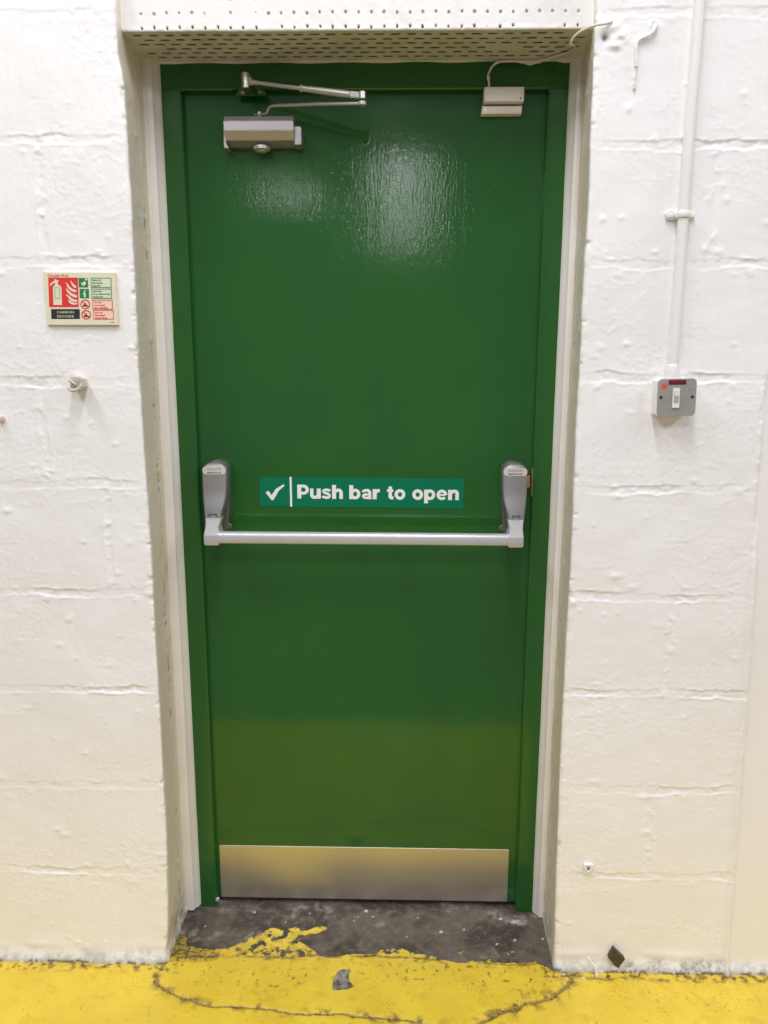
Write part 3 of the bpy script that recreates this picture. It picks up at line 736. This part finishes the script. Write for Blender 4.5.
for k in range(28):
    a = 2 * PI * k / 28; c_, s_ = math.cos(a), math.sin(a)
    prof_.append((-.086 + .0130 * math.copysign(abs(c_) ** .62, c_), .0140 * math.copysign(abs(s_) ** .62, s_)))
for x, dz in ((-.342, 1.0525), (.342, 1.0515)): rings.append([(x, y, dz + z) for y, z in prof_])
loft(bm, rings); br = obj('push_bar', bm, M_bar, pb, smooth=True)
bm = B(); prism_axis(bm, [(.3835, .002), (.3985, .002), (.3985, .010), (.392, .0195), (.3835, .0195)], 1.161, 1.190, 'z')
lb = obj('latch_bolt', bm, M_brass, pb); lb['label'] = 'dull brass latch bolt'

# ------------------------------------------------------------------ push bar sign
sg_ = thing('push_bar_sign', 'green strip sign with white tick reading Push bar to open', 'sign', (-.009, .0205, 1.143))
def tilt(x, z): return x, z - (x + .009) * .0045
bm = B(); prism(bm, [tilt(-.260, 1.106), tilt(.241, 1.106), tilt(.241, 1.180), tilt(-.260, 1.180)], .0195, .0208)
obj('backing', bm, M_signgreen, sg_)
bm = B(); prism(bm, [tilt(-.1855, 1.106), tilt(-.1805, 1.106), tilt(-.1805, 1.180), tilt(-.1855, 1.180)], .0192, .0197); obj('divider_line', bm, M_signwhite, sg_)
bm = B(); tk = [(-.2455, 1.1405), (-.239, 1.1455), (-.2305, 1.1345), (-.220, 1.150), (-.203, 1.1605), (-.1985, 1.1615), (-.1995, 1.157), (-.213, 1.1455), (-.226, 1.1225), (-.2305, 1.1215)]
prism(bm, [tilt(a, b) for a, b in tk], .0192, .0197); obj('tick_symbol', bm, M_signwhite, sg_)
t = stroke_text('Push bar to open', -.1668, .2305, 1.1275, .0196, .0345, M_signwhite, 'lettering', sg_, .0004, slope=-.0045)

# ------------------------------------------------------------------ door closer
dc = thing('door_closer', 'silver overhead door closer with folding arm at top left of the green door', 'door closer', (-.23, .0205, 1.95))
yb, yf = .0205, -.034
bm = B()
prism_axis(bm, [(yb, 1.930), (yb, 1.986), (-.026, 1.986), (yf, 1.974), (yf, 1.9555), (-.020, 1.9385), (.002, 1.930)], -.306, -.153, 'x')
bmesh.ops.bevel(bm, geom=bm.edges[:], offset=.0008, segments=2, affect='EDGES')
obj('body', bm, M_closer, dc)
bm = B(); prism(bm, [(-.153, 1.929), (-.140, 1.929), (-.1375, 1.932), (-.1375, 1.964), (-.140, 1.967), (-.153, 1.967)], -.020, .0205, .001)
ep = obj('end_plate', bm, M_closer, dc)
for z in (1.957, 1.938):
    bm = B(); cyl(bm, (-.1445, -.0198, z), (0, -1, 0), .0042, .0012, 16, .0004); s_ = obj('screw', bm, M_steel, ep)
    bm = B(); box(bm, -.1475, -.1415, -.0214, -.0208, z - .0006, z + .0006); box(bm, -.1451, -.1439, -.0214, -.0208, z - .003, z + .003); obj('screw_slot', bm, M_dark, ep)
bm = B(); prism(bm, [(-.3095, 1.962), (-.306, 1.965), (-.306, 1.931), (-.300, 1.925), (-.3005, 1.9225), (-.309, 1.9225), (-.3105, 1.93)], -.020, .0205, .001)
obj('end_plate', bm, M_closer, dc)
bm = B(); lathe(bm, [(.014, 0), (.0185, .002), (.019, .006), (.019, .009), (.015, .010), (.012, .012), (.011, .0135), (.004, .0145)], (-.2285, -.004, 1.931), (0, 0, -1), 28)
obj('spindle_cap', bm, M_arm, dc, smooth=True)
bm = B(); cyl(bm, (-.232, -.006, 1.984), (0, 0, 1), .0060, .009, 16, .001); obj('spindle', bm, M_arm, dc, smooth=True)
def bar_between(bm, a, b, w, t, up=(0, 0, 1), bev=0):
    a, b = Vector(a), Vector(b); d = (b - a); L = d.length; d.normalize()
    u = Vector(up); u = (u - d * u.dot(d)).normalized(); s = d.cross(u)
    q = bmesh.new(); bmesh.ops.create_cube(q, size=1)
    for v in q.verts: v.co = Vector((v.co.x * L, v.co.y * w, v.co.z * t))
    if bev: bmesh.ops.bevel(q, geom=q.edges[:], offset=bev, segments=2, affect='EDGES')
    R = Matrix((d, s, u)).transposed()
    for v in q.verts: v.co = R @ v.co + (a + b) / 2
    merge(bm, q)
E1 = Vector((.002, -.12, 1.982)); E2 = Vector((.002, -.12, 1.996))
bm = B()
cyl(bm, (-.232, -.006, 1.9925), (0, 0, 1), .0085, .0035, 20, .0008)
bar_between(bm, (-.242, -.003, 1.994), (-.218, -.010, 1.994), .013, .0035, bev=.001)
tube(bm, [(-.222, -.009, 1.994), (-.216, -.012, 1.9945), (-.212, -.014, 1.999), (-.208, -.0155, 2.0055), (-.203, -.018, 2.008), (-.190, -.023, 2.008)], .0034, 10)
tube(bm, [(-.190, -.023, 2.008), (-.10, -.068, 1.997), tuple(E1)], .0036, 10, sm=False)
cyl(bm, E1 - Vector((0, 0, .004)), (0, 0, 1), .0085, .008, 20, .001)
obj('main_arm', bm, M_arm, dc, smooth=True)
bm = B(); cyl(bm, (-.232, -.006, 1.996), (0, 0, 1), .0042, .005, 14, .001); obj('arm_screw', bm, M_steel, dc, smooth=True)
PV = Vector((-.2535, -.040, 2.053))
bm = B(); a0 = Vector((-.243, -.044, 2.049)); mid = a0.lerp(E2, .47)
tube(bm, [tuple(a0), tuple(a0.lerp(E2, .08)), tuple(a0.lerp(E2, .16)), tuple(mid)], lambda t: .0062 - .0022 * min(1, t * 3), 14, sm=False)
obj('forearm_rod', bm, M_arm, dc, smooth=True)
bm = B(); m1 = a0.lerp(E2, .46); m2 = a0.lerp(E2, .90)
dv = (E2 - a0).normalized(); L = (m2 - m1).length
lathe(bm, [(.0055, 0), (.0075, .0008), (.0075, .003), (.0058, .0045), (.0060, .02), (.0068, .05), (.0068, L)], m1, dv, 18)
fa = obj('forearm_sleeve', bm, M_arm, dc, smooth=True)
bm = B(); bar_between(bm, m2, E2, .013, .0125, bev=.002)
cyl(bm, E2 - Vector((0, 0, .006)), (0, 0, 1), .0082, .015, 20, .0012)
obj('elbow_joint', bm, M_steel, dc, smooth=True)
bm = B(); prism(bm, [(-.283, 2.0375), (-.279, 2.034), (-.219, 2.034), (-.215, 2.038), (-.238, 2.071), (-.243, 2.074), (-.263, 2.074), (-.268, 2.070)], -.0035, .0002, .001)
sh = obj('shoe', bm, MG, dc); sh['label'] = 'green painted shoe on the head frame'
for x, z in ((-.268, 2.041), (-.230, 2.041), (-.2515, 2.049)):
    bm = B(); cyl(bm, (x, -.0033, z), (0, -1, 0), .0034, .001, 12, .0003); obj('screw', bm, M_brass if x != -.2515 else MG, sh)
bm = B(); box(bm, -.264, -.243, -.040, -.003, 2.062, 2.066, .001); box(bm, -.262, -.245, -.040, -.003, 2.040, 2.0435, .001)
cyl(bm, (-.2535, -.040, 2.037), (0, 0, 1), .0095, .031, 20, .0015)
obj('pivot', bm, M_steel, dc, smooth=True)
bm = B(); bar_between(bm, PV + Vector((.004, 0, 0)), a0 + dv * .006, .012, .015, bev=.002); obj('pivot_fork', bm, M_steel, dc)

# ------------------------------------------------------------------ alarm contact
ac = thing('alarm_sensor', 'cream plastic alarm sensor with cable under the head of the green frame', 'alarm contact', (.307, .010, 2.032))
bm = B(); box(bm, .2635, .3505, -.014, .019, 2.0175, 2.0472, .0015); obj('case', bm, M_plastic, ac)
bm = B(); cyl(bm, (.343, -.0138, 2.024), (0, -1, 0), .0018, .0006, 10); obj('screw_hole', bm, M_dark, ac)
mg = thing('alarm_magnet', 'slim cream plastic magnet block with two screws just below the alarm sensor', 'alarm contact', (.307, .0205, 2.004))
bm = B(); prism(bm, [(.2595, 1.9965), (.3485, 1.997), (.3495, 2.0135), (.2615, 2.0135)], .0015, .0205, .0015); obj('case', bm, M_plastic, mg)
for x in (.268, .340):
    bm = B(); cyl(bm, (x, .0017, 2.0055), (0, -1, 0), .0030, .0008, 14, .0002); obj('screw', bm, M_steel, mg)
bm = B()
tube(bm, [(.2735, -.012, 2.045), (.2730, -.014, 2.056), (.2705, -.013, 2.068), (.2745, -.010, 2.080), (.281, -.010, 2.090), (.293, -.012, 2.097), (.32, -.013, 2.0985), (.36, -.016, 2.096), (.385, -.022, 2.0975), (.408, -.040, 2.0975), (.428, -.055, 2.098), (.438, -.075, 2.097),
          (.437, -.105, 2.092), (.4250, -.140, 2.083), (.4160, -.165, 2.074), (.4130, -.180, 2.070), (.4160, -.190, 2.077), (.425, -.198, 2.0835), (.440, -.206, 2.0885), (.457, -.211, 2.0915), (.472, -.209, 2.094), (.486, -.204, 2.100)], .0024, 10, jit=.12)
o = obj('alarm_cable', bm, M_cable, loc=(.28, -.012, 2.05), smooth=True)
props(o, 'thin cream cable from the alarm sensor looping over the lintel onto the wall', 'cable')
bm = B(); cyl(bm, (.2715, -.0145, 2.0615), (0, 0, 1), .0036, .006, 12, .001); 
c_ = obj('cable_clip', bm, M_cable, loc=(.2715, -.0145, 2.0615), smooth=True); props(c_, 'tiny cream clip on the thin cable above the alarm sensor', 'cable clip')
# painted-over cable on the right wall
bm = B()
tube(bm, [(.566, -.2035, 2.100), (.568, -.205, 2.090), (.564, -.206, 2.080), (.555, -.206, 2.074), (.546, -.206, 2.070), (.538, -.206, 2.066), (.534, -.206, 2.056), (.535, -.206, 2.040), (.536, -.206, 2.020)], lambda t: .0042 - .001 * t, 12, jit=.16)
tube(bm, [(.536, -.204, 2.020), (.5355, -.203, 1.995), (.536, -.2025, 1.980)], .0026, 10, jit=.3)
o = obj('painted_cable', bm, M_white, loc=(.54, -.2, 2.05), smooth=True); props(o, 'short white painted-over cable end hooked down the wall right of the lintel', 'cable')

# ------------------------------------------------------------------ fire sign
PX, PZ, YS = -.653, 1.637, -.2075
SX, SZ = .1497 / 650, .104 / 480
def fz(X, Y):
    """sign artwork coordinates to the wall plane"""
    return (PX + .001 + (X - 50 - 20 * (Y - 62) / 480) * SX + .003, PZ - (Y - 62) * SZ)
fs = thing('fire_extinguisher_sign', 'cream carbon dioxide fire extinguisher sign with red and black panels on left wall', 'sign', (-.578, -.2, 1.585))
bm = B(); prism(bm, [(-.653, 1.5325), (-.6525, 1.6375), (-.503, 1.6370), (-.5035, 1.5325)], YS, -.199, .0006); obj('backing', bm, M_cream, fs)
def flat(name, polys, mat, lev=1, par=None):
    bm = B()
    for p in polys: prism(bm, [fz(*q) for q in p], YS - .0003 * lev, YS + .0001)
    return obj(name, bm, mat, par or fs)
def rc(a, b, c, d): return [(a, c), (b, c), (b, d), (a, d)]
def outline(a, b, c, d, w): return [rc(a, b, c, c + w), rc(a, b, d - w, d), rc(a, a + w, c, d), rc(b - w, b, c, d)]
rp = flat('red_panel', [rc(80, 348, 108, 380)], M_red)
ext = [(120, 360), (120, 205), (124, 190), (134, 178), (143, 172), (143, 158), (128, 160), (112, 170), (102, 184), (94, 182), (98, 166), (110, 152), (128, 144), (138, 140), (134, 128), (150, 124), (154, 134), (172, 132), (176, 140), (166, 148), (166, 172), (180, 178), (192, 190), (197, 205), (197, 360)]
flat('extinguisher_symbol', [ext], M_cream, 2)
flat('symbol_outline', outline(136, 181, 200, 302, 3), M_sgreen, 3)
def tongue(pts): return pts
flat('flame_symbol', [
    [(232, 148), (248, 160), (262, 178), (276, 196), (296, 212), (330, 222), (332, 240), (306, 240), (282, 228), (262, 210), (250, 190), (244, 168)],
    [(280, 134), (292, 146), (302, 162), (316, 176), (330, 184), (330, 206), (310, 198), (296, 182), (288, 162)],
    [(238, 200), (250, 216), (266, 232), (286, 250), (312, 264), (334, 270), (335, 292), (306, 288), (278, 272), (256, 250), (244, 228)],
    [(232, 262), (252, 268), (268, 280), (286, 296), (310, 310), (336, 314), (338, 330), (306, 332), (280, 320), (262, 300), (248, 280)],
    [(252, 312), (268, 318), (286, 332), (310, 342), (338, 340), (338, 354), (306, 358), (278, 350), (262, 334)]], M_cream, 2)
flat('black_panel', [rc(96, 356, 398, 490)], M_black)
def stext(s, X0, X1, Yb, capY, mat, bold=.02, lev=1, name='lettering'):
    x0, z = fz(X0, Yb); x1, _ = fz(X1, Yb)
    text_mesh(s, x0, x1, z, YS - .0003 * lev, capY * SZ, mat, name, fs, bold, .0002)
stext('Chubb Fire', 76, 262, 101, 24, M_red, .008)
stext('CARBON', 150, 303, 437, 21, M_cream, 0, 1)
stext('DIOXIDE', 150, 303, 476, 21, M_cream, 0, 1)
flat('green_panel', [rc(354, 438, 112, 198)], M_sgreen); flat('green_panel', [rc(360, 444, 212, 298)], M_sgreen)
flat('pictogram', [[(375, 150), (392, 160), (400, 138), (412, 150), (420, 145), (418, 172), (398, 186), (380, 172)], rc(412, 434, 116, 134)], M_palegreen, 2)
flat('pictogram', [[(408, 222), (388, 262), (400, 262), (396, 288), (414, 288), (416, 250), (404, 252), (418, 226)]], M_palegreen, 2)
def ring(cx_, cy_, r0, r1, n=28):
    return [[(cx_ + r * math.cos(a), cy_ + r * math.sin(a)) for r, a in ((r0, 2 * PI * k / n), (r1, 2 * PI * k / n), (r1, 2 * PI * (k + 1) / n), (r0, 2 * PI * (k + 1) / n))] for k in range(n)]
for cx_, cy_ in ((408, 353), (414, 450)):
    flat('prohibition_ring', ring(cx_, cy_, 35, 44) + [[(cx_ - 30, cy_ - 24), (cx_ - 24, cy_ - 30), (cx_ + 30, cy_ + 24), (cx_ + 24, cy_ + 30)]], M_red, 2)
    flat('pictogram', [[(cx_ - 24, cy_ + 22), (cx_ - 20, cy_ + 8), (cx_ - 4, cy_ - 2), (cx_ + 2, cy_ - 16), (cx_ + 12, cy_ + 4), (cx_ + 26, cy_ + 12), (cx_ + 24, cy_ + 22)]], M_ink, 1)
for (a, b, c, d, mt, tint, ls) in ((464, 648, 110, 200, M_sgreen, M_palegreen, ('Safe for', 'flammable', 'liquids')), (468, 650, 211, 300, M_sgreen, M_palegreen, ('Safe for', 'live electrical', 'equipment')),
                                   (474, 656, 313, 400, M_red, M_palered, ('Not for', 'wood paper', 'and textiles')), (480, 664, 408, 493, M_red, M_palered, ('Not for', 'flammable', 'metal fires'))):
    flat('text_box', [rc(a, b, c, d)], tint, 1); flat('box_outline', outline(a, b, c, d, 5), mt, 2)
    for k, l in enumerate(ls):
        stext(l, a + 14, a + 14 + len(l) * 10.2, c + 29 + k * 25, 15, mt, .03, 1)
stext('4583', 630, 668, 526, 11, M_red, .01, 0)

# ------------------------------------------------------------------ isolator switch, conduit
sw = thing('isolator_switch', 'grey metal isolator switch with white rocker below the conduit on right wall', 'switch', (.649, -.2, 1.388))
RT = .022
def rp_(x, z):  # turn about the switch centre
    cx_, cz_ = .6495, 1.388; dx, dz = x - cx_, z - cz_
    return cx_ + dx * math.cos(RT) - dz * math.sin(RT), cz_ + dx * math.sin(RT) + dz * math.cos(RT)
def rpoly(x0, x1, z0, z1, r, n=5):
    out = []
    for cx_, cz_, a0 in ((x1 - r, z1 - r, 0), (x0 + r, z1 - r, PI / 2), (x0 + r, z0 + r, PI), (x1 - r, z0 + r, 1.5 * PI)):
        for k in range(n + 1):
            a = a0 + k * PI / 2 / n; out.append(rp_(cx_ + r * math.cos(a), cz_ + r * math.sin(a)))
    return out
bm = B(); prism(bm, rpoly(.612, .686, 1.351, 1.425, .005), -.2365, -.196, .001); obj('back_box', bm, M_white, sw)
bm = B(); prism(bm, rpoly(.611, .6885, 1.350, 1.4260, .009), -.2410, -.2366, .0012); fp = obj('front_plate', bm, M_plate, sw); fp['label'] = 'worn grey metal front plate'
for x in (.6175, .681):
    bm = B(); cx_, cz_ = rp_(x, 1.389); cyl(bm, (cx_, -.2408, cz_), (0, -1, 0), .0032, .0010, 14, .0003); obj('screw', bm, M_dark, fp)
bm = B(); prism(bm, rpoly(.6405, .6545, 1.3675, 1.4075, .001), -.2435, -.2405, .0005); rk = obj('rocker_surround', bm, M_rocker, sw)
bm = B()
a = [rp_(.6432, 1.3775), rp_(.6518, 1.3775), rp_(.6518, 1.4015), rp_(.6432, 1.4015), rp_(.6432, 1.3915), rp_(.6518, 1.3915)]
v = [bm.verts.new((x, y, z)) for (x, z), y in zip(a, (-.2440, -.2440, -.2440, -.2440, -.2475, -.2475))]
w = [bm.verts.new((x, -.243, z)) for (x, z) in a[:4]]
bm.faces.new((v[0], v[1], v[5], v[4])); bm.faces.new((v[4], v[5], v[2], v[3])); bm.faces.new(w[::-1])
bm.faces.new((v[0], w[0], w[1], v[1])); bm.faces.new((v[2], w[2], w[3], v[3])); bm.faces.new((v[0], v[4], v[3], w[3], w[0])); bm.faces.new((v[1], w[1], w[2], v[2], v[5]))
obj('rocker', bm, M_rock2, rk)
bm = B(); prism(bm, rpoly(.6315, .667, 1.4145, 1.4235, .001), -.2418, -.2405); ind = obj('label_slot', bm, M_dark, sw)
bm = B(); prism(bm, rpoly(.6345, .6655, 1.4165, 1.4230, .0006), -.2423, -.2412); obj('red_label', bm, M_neon, ind)
bm = B(); cx_, cz_ = rp_(.6235, 1.4115); cyl(bm, (cx_, -.2405, cz_), (0, -1, 0), .0062, .0009, 20); dd = obj('round_sticker', bm, M_dot, fp); dd['label'] = 'faded red round sticker'
bm = B(); cx_, cz_ = rp_(.6755, 1.4035); cyl(bm, (cx_, -.2405, cz_), (0, -1, 0), .0022, .0007, 12); obj('blanking_rivet', bm, M_grey_ink, fp)

cd = thing('conduit', 'white painted round conduit running down the right wall to the grey switch', 'conduit', (.645, -.2, 1.45))
bm = B(); tube(bm, [(.6445, -.2175, 1.440), (.6445, -.2178, 1.55), (.6440, -.2182, 1.68), (.6432, -.2186, 1.80), (.6436, -.2188, 1.95), (.6448, -.2188, 2.10), (.6455, -.2188, 2.6)], .0103, 20)
obj('pipe', bm, M_white, cd, smooth=True)
bm = B(); lathe(bm, [(.0128, 0), (.0134, .002), (.0134, .028), (.0118, .031)], (.6447, -.2178, 1.4235), (0, 0, 1), 20); obj('gland', bm, M_white, cd, smooth=True)
sc_ = thing('saddle_clip', 'white paint-clogged saddle clip holding the conduit to the wall', 'pipe clip', (.643, -.2, 1.748))
bm = B(); rings = []
for z in (1.7400, 1.7415, 1.7505, 1.7520):
    rr = .0132 if z in (1.7400, 1.7520) else .0142
    ring_ = []
    for k in range(13):
        a = PI + PI * k / 12; ring_.append((.6433 + rr * math.cos(a), -.2186 + rr * math.sin(a) * 1.0, z))
    ring_ += [(.6433 + rr, -.1995, z), (.6433 - rr, -.1995, z)]
    rings.append(ring_)
loft(bm, rings); obj('strap', bm, M_white, sc_, smooth=True)
for s_ in (-1, 1):
    bm = B(); box(bm, .6433 + s_ * .0195 - .0085, .6433 + s_ * .0195 + .0085, -.2075, -.1995, 1.7385, 1.7535, .003); 
    cyl(bm, (.6433 + s_ * .020, -.206, 1.7465), (0, -1, 0), .005, .005, 14, .0015)
    obj('lug', bm, M_white, sc_, smooth=True)

def lumpy(name, loc, size, mat, label, cat, seed, k=.28, sub=4, sq=.75):
    bm = B(); bmesh.ops.create_icosphere(bm, subdivisions=sub, radius=1)
    r = random.Random(seed); ph = [(r.uniform(0, 6), r.uniform(2, 5), Vector((r.uniform(-1, 1), r.uniform(-1, 1), r.uniform(-1, 1))).normalized()) for _ in range(9)]
    for v in bm.verts:
        d = 1 + sum(k * .35 * math.sin(f * v.co.dot(ax) * 2 + p) for p, f, ax in ph) * .5
        c = v.co.copy(); q = Vector([math.copysign(abs(t_) ** sq, t_) for t_ in c])
        v.co = Vector((q.x * size[0], q.y * size[1], q.z * size[2])) * d + Vector(loc)
    o = obj(name, bm, mat, loc=loc, smooth=True); return props(o, label, cat)
lumpy('clip_filler', (.6205, -.204, 1.7485), (.008, .006, .009), M_white, 'white lump of paint and filler at the left of the saddle clip', 'paint lump', 4)

# ------------------------------------------------------------------ odds on the walls
st_ = thing('wall_plug', 'broken cream wall plug sticking out of the left wall below the fire sign', 'wall plug', (-.593, -.2, 1.415))
bm = B(); prism(bm, [(-.606, 1.405), (-.604, 1.4275), (-.590, 1.4275), (-.5805, 1.422), (-.579, 1.406), (-.588, 1.398), (-.600, 1.398)], -.228, -.197, .002)
obj('socket', bm, M_lump, st_)
bm = B(); tube(bm, [(-.607, -.231, 1.402), (-.597, -.238, 1.398), (-.583, -.236, 1.403), (-.579, -.231, 1.415), (-.582, -.232, 1.424)], lambda t: .0035 - .001 * t, 10, jit=.2)
tube(bm, [(-.604, -.229, 1.418), (-.594, -.237, 1.414), (-.588, -.232, 1.407)], .003, 10, jit=.25)
obj('torn_rim', bm, M_lump, st_, smooth=True)
bm = B(); prism(bm, [(-.600, 1.410), (-.592, 1.417), (-.587, 1.412), (-.594, 1.405)], -.2295, -.2275); obj('bore', bm, M_brass, st_)
lumpy('nail_head', (-.770, -.205, 1.337), (.007, .010, .007), painted('pinkish_paint', (.72, .58, .54, 1), .45, 0, 200, .3, .0005), 'small pinkish painted nail head near the left edge of the wall', 'nail', 8, .12)
fr = thing('wall_fixing', 'small white square fixing low on the right wall beside the door', 'wall fixing', (.535, -.2, .281))
bm = B()
prism(bm, [(.525, .269), (.5265, .2925), (.547, .2925), (.5485, .270), (.537, .265)], -.207, -.197, .0015); obj('base', bm, M_white, fr)
bm = B(); tube(bm, [(.5265, -.207, .2915), (.530, -.209, .281), (.5345, -.210, .276), (.542, -.209, .280), (.5475, -.207, .292), (.5265, -.207, .2915)], .0022, 8, sm=False); obj('rim', bm, M_white, fr, smooth=True)
bm = B(); box(bm, .533, .541, -.2085, -.2065, .279, .287, .001); obj('hole', bm, M_grey_ink, fr)
bm = B(); prism(bm, [(.6085, .0705), (.6365, .0415), (.621, .0165), (.5965, .0440)], -.2125, -.200, .0005)
o = obj('diamond_plate', bm, M_tile, loc=(.617, -.2, .044)); props(o, 'dark speckled diamond-shaped plate low on the right wall by the floor', 'plate')
bm = B(); tube(bm, [(.5485, -.212, .046), (.556, -.216, .034), (.5645, -.219, .024), (.567, -.2215, .012), (.567, -.225, .001)], .0030, 10, jit=.2)
o = obj('cable_stub', bm, M_white, loc=(.56, -.21, .02), smooth=True); props(o, 'short white cable stub bending to the floor left of the diamond plate', 'cable')

# ------------------------------------------------------------------ light
def area(name, loc, sx, sy, power, col):
    l = bpy.data.lights.new(name, 'AREA'); l.shape = 'RECTANGLE'; l.size = sx; l.size_y = sy
    l.energy = power; l.color = col
    o = bpy.data.objects.new(name, l); C.objects.link(o); o.location = loc; return o
WH = (.975, .96, .985)
for i, x in enumerate((-1.6, .10, 3.3)):  # third row is an added side fill for the left reveal
    for j, y in enumerate((-1.55, -4.4, -12.0 if i == 1 else -10.4)):
        area('strip_light', (x, y, 3.75 if j == 0 else 3.9), .10, 8.0 if (i, j) == (1, 2) else 1.7, (47, 47, 62)[i] * (.86, .9, (.35, 2.0, .5)[i])[j], WH)
w = bpy.data.worlds.new('world'); SC.world = w; w.use_nodes = True
w.node_tree.nodes['Background'].inputs[0].default_value = (.95, .96, 1, 1)
w.node_tree.nodes['Background'].inputs[1].default_value = .25

# ------------------------------------------------------------------ camera
cam = bpy.data.cameras.new('camera'); co = bpy.data.objects.new('camera', cam); C.objects.link(co)
cam.sensor_fit = 'HORIZONTAL'; cam.sensor_width = 36; cam.lens = 36; cam.clip_start = .01
co.location = (.08414632, -1.83869803, 1.45883063); co.rotation_euler = (1.37738546, -.00241931, .02090794)
SC.camera = co
SC.view_settings.view_transform = 'Standard'; SC.view_settings.look = 'None'
SC.view_settings.gamma = 1; SC.view_settings.use_curve_mapping = False; SC.view_settings.exposure = .12
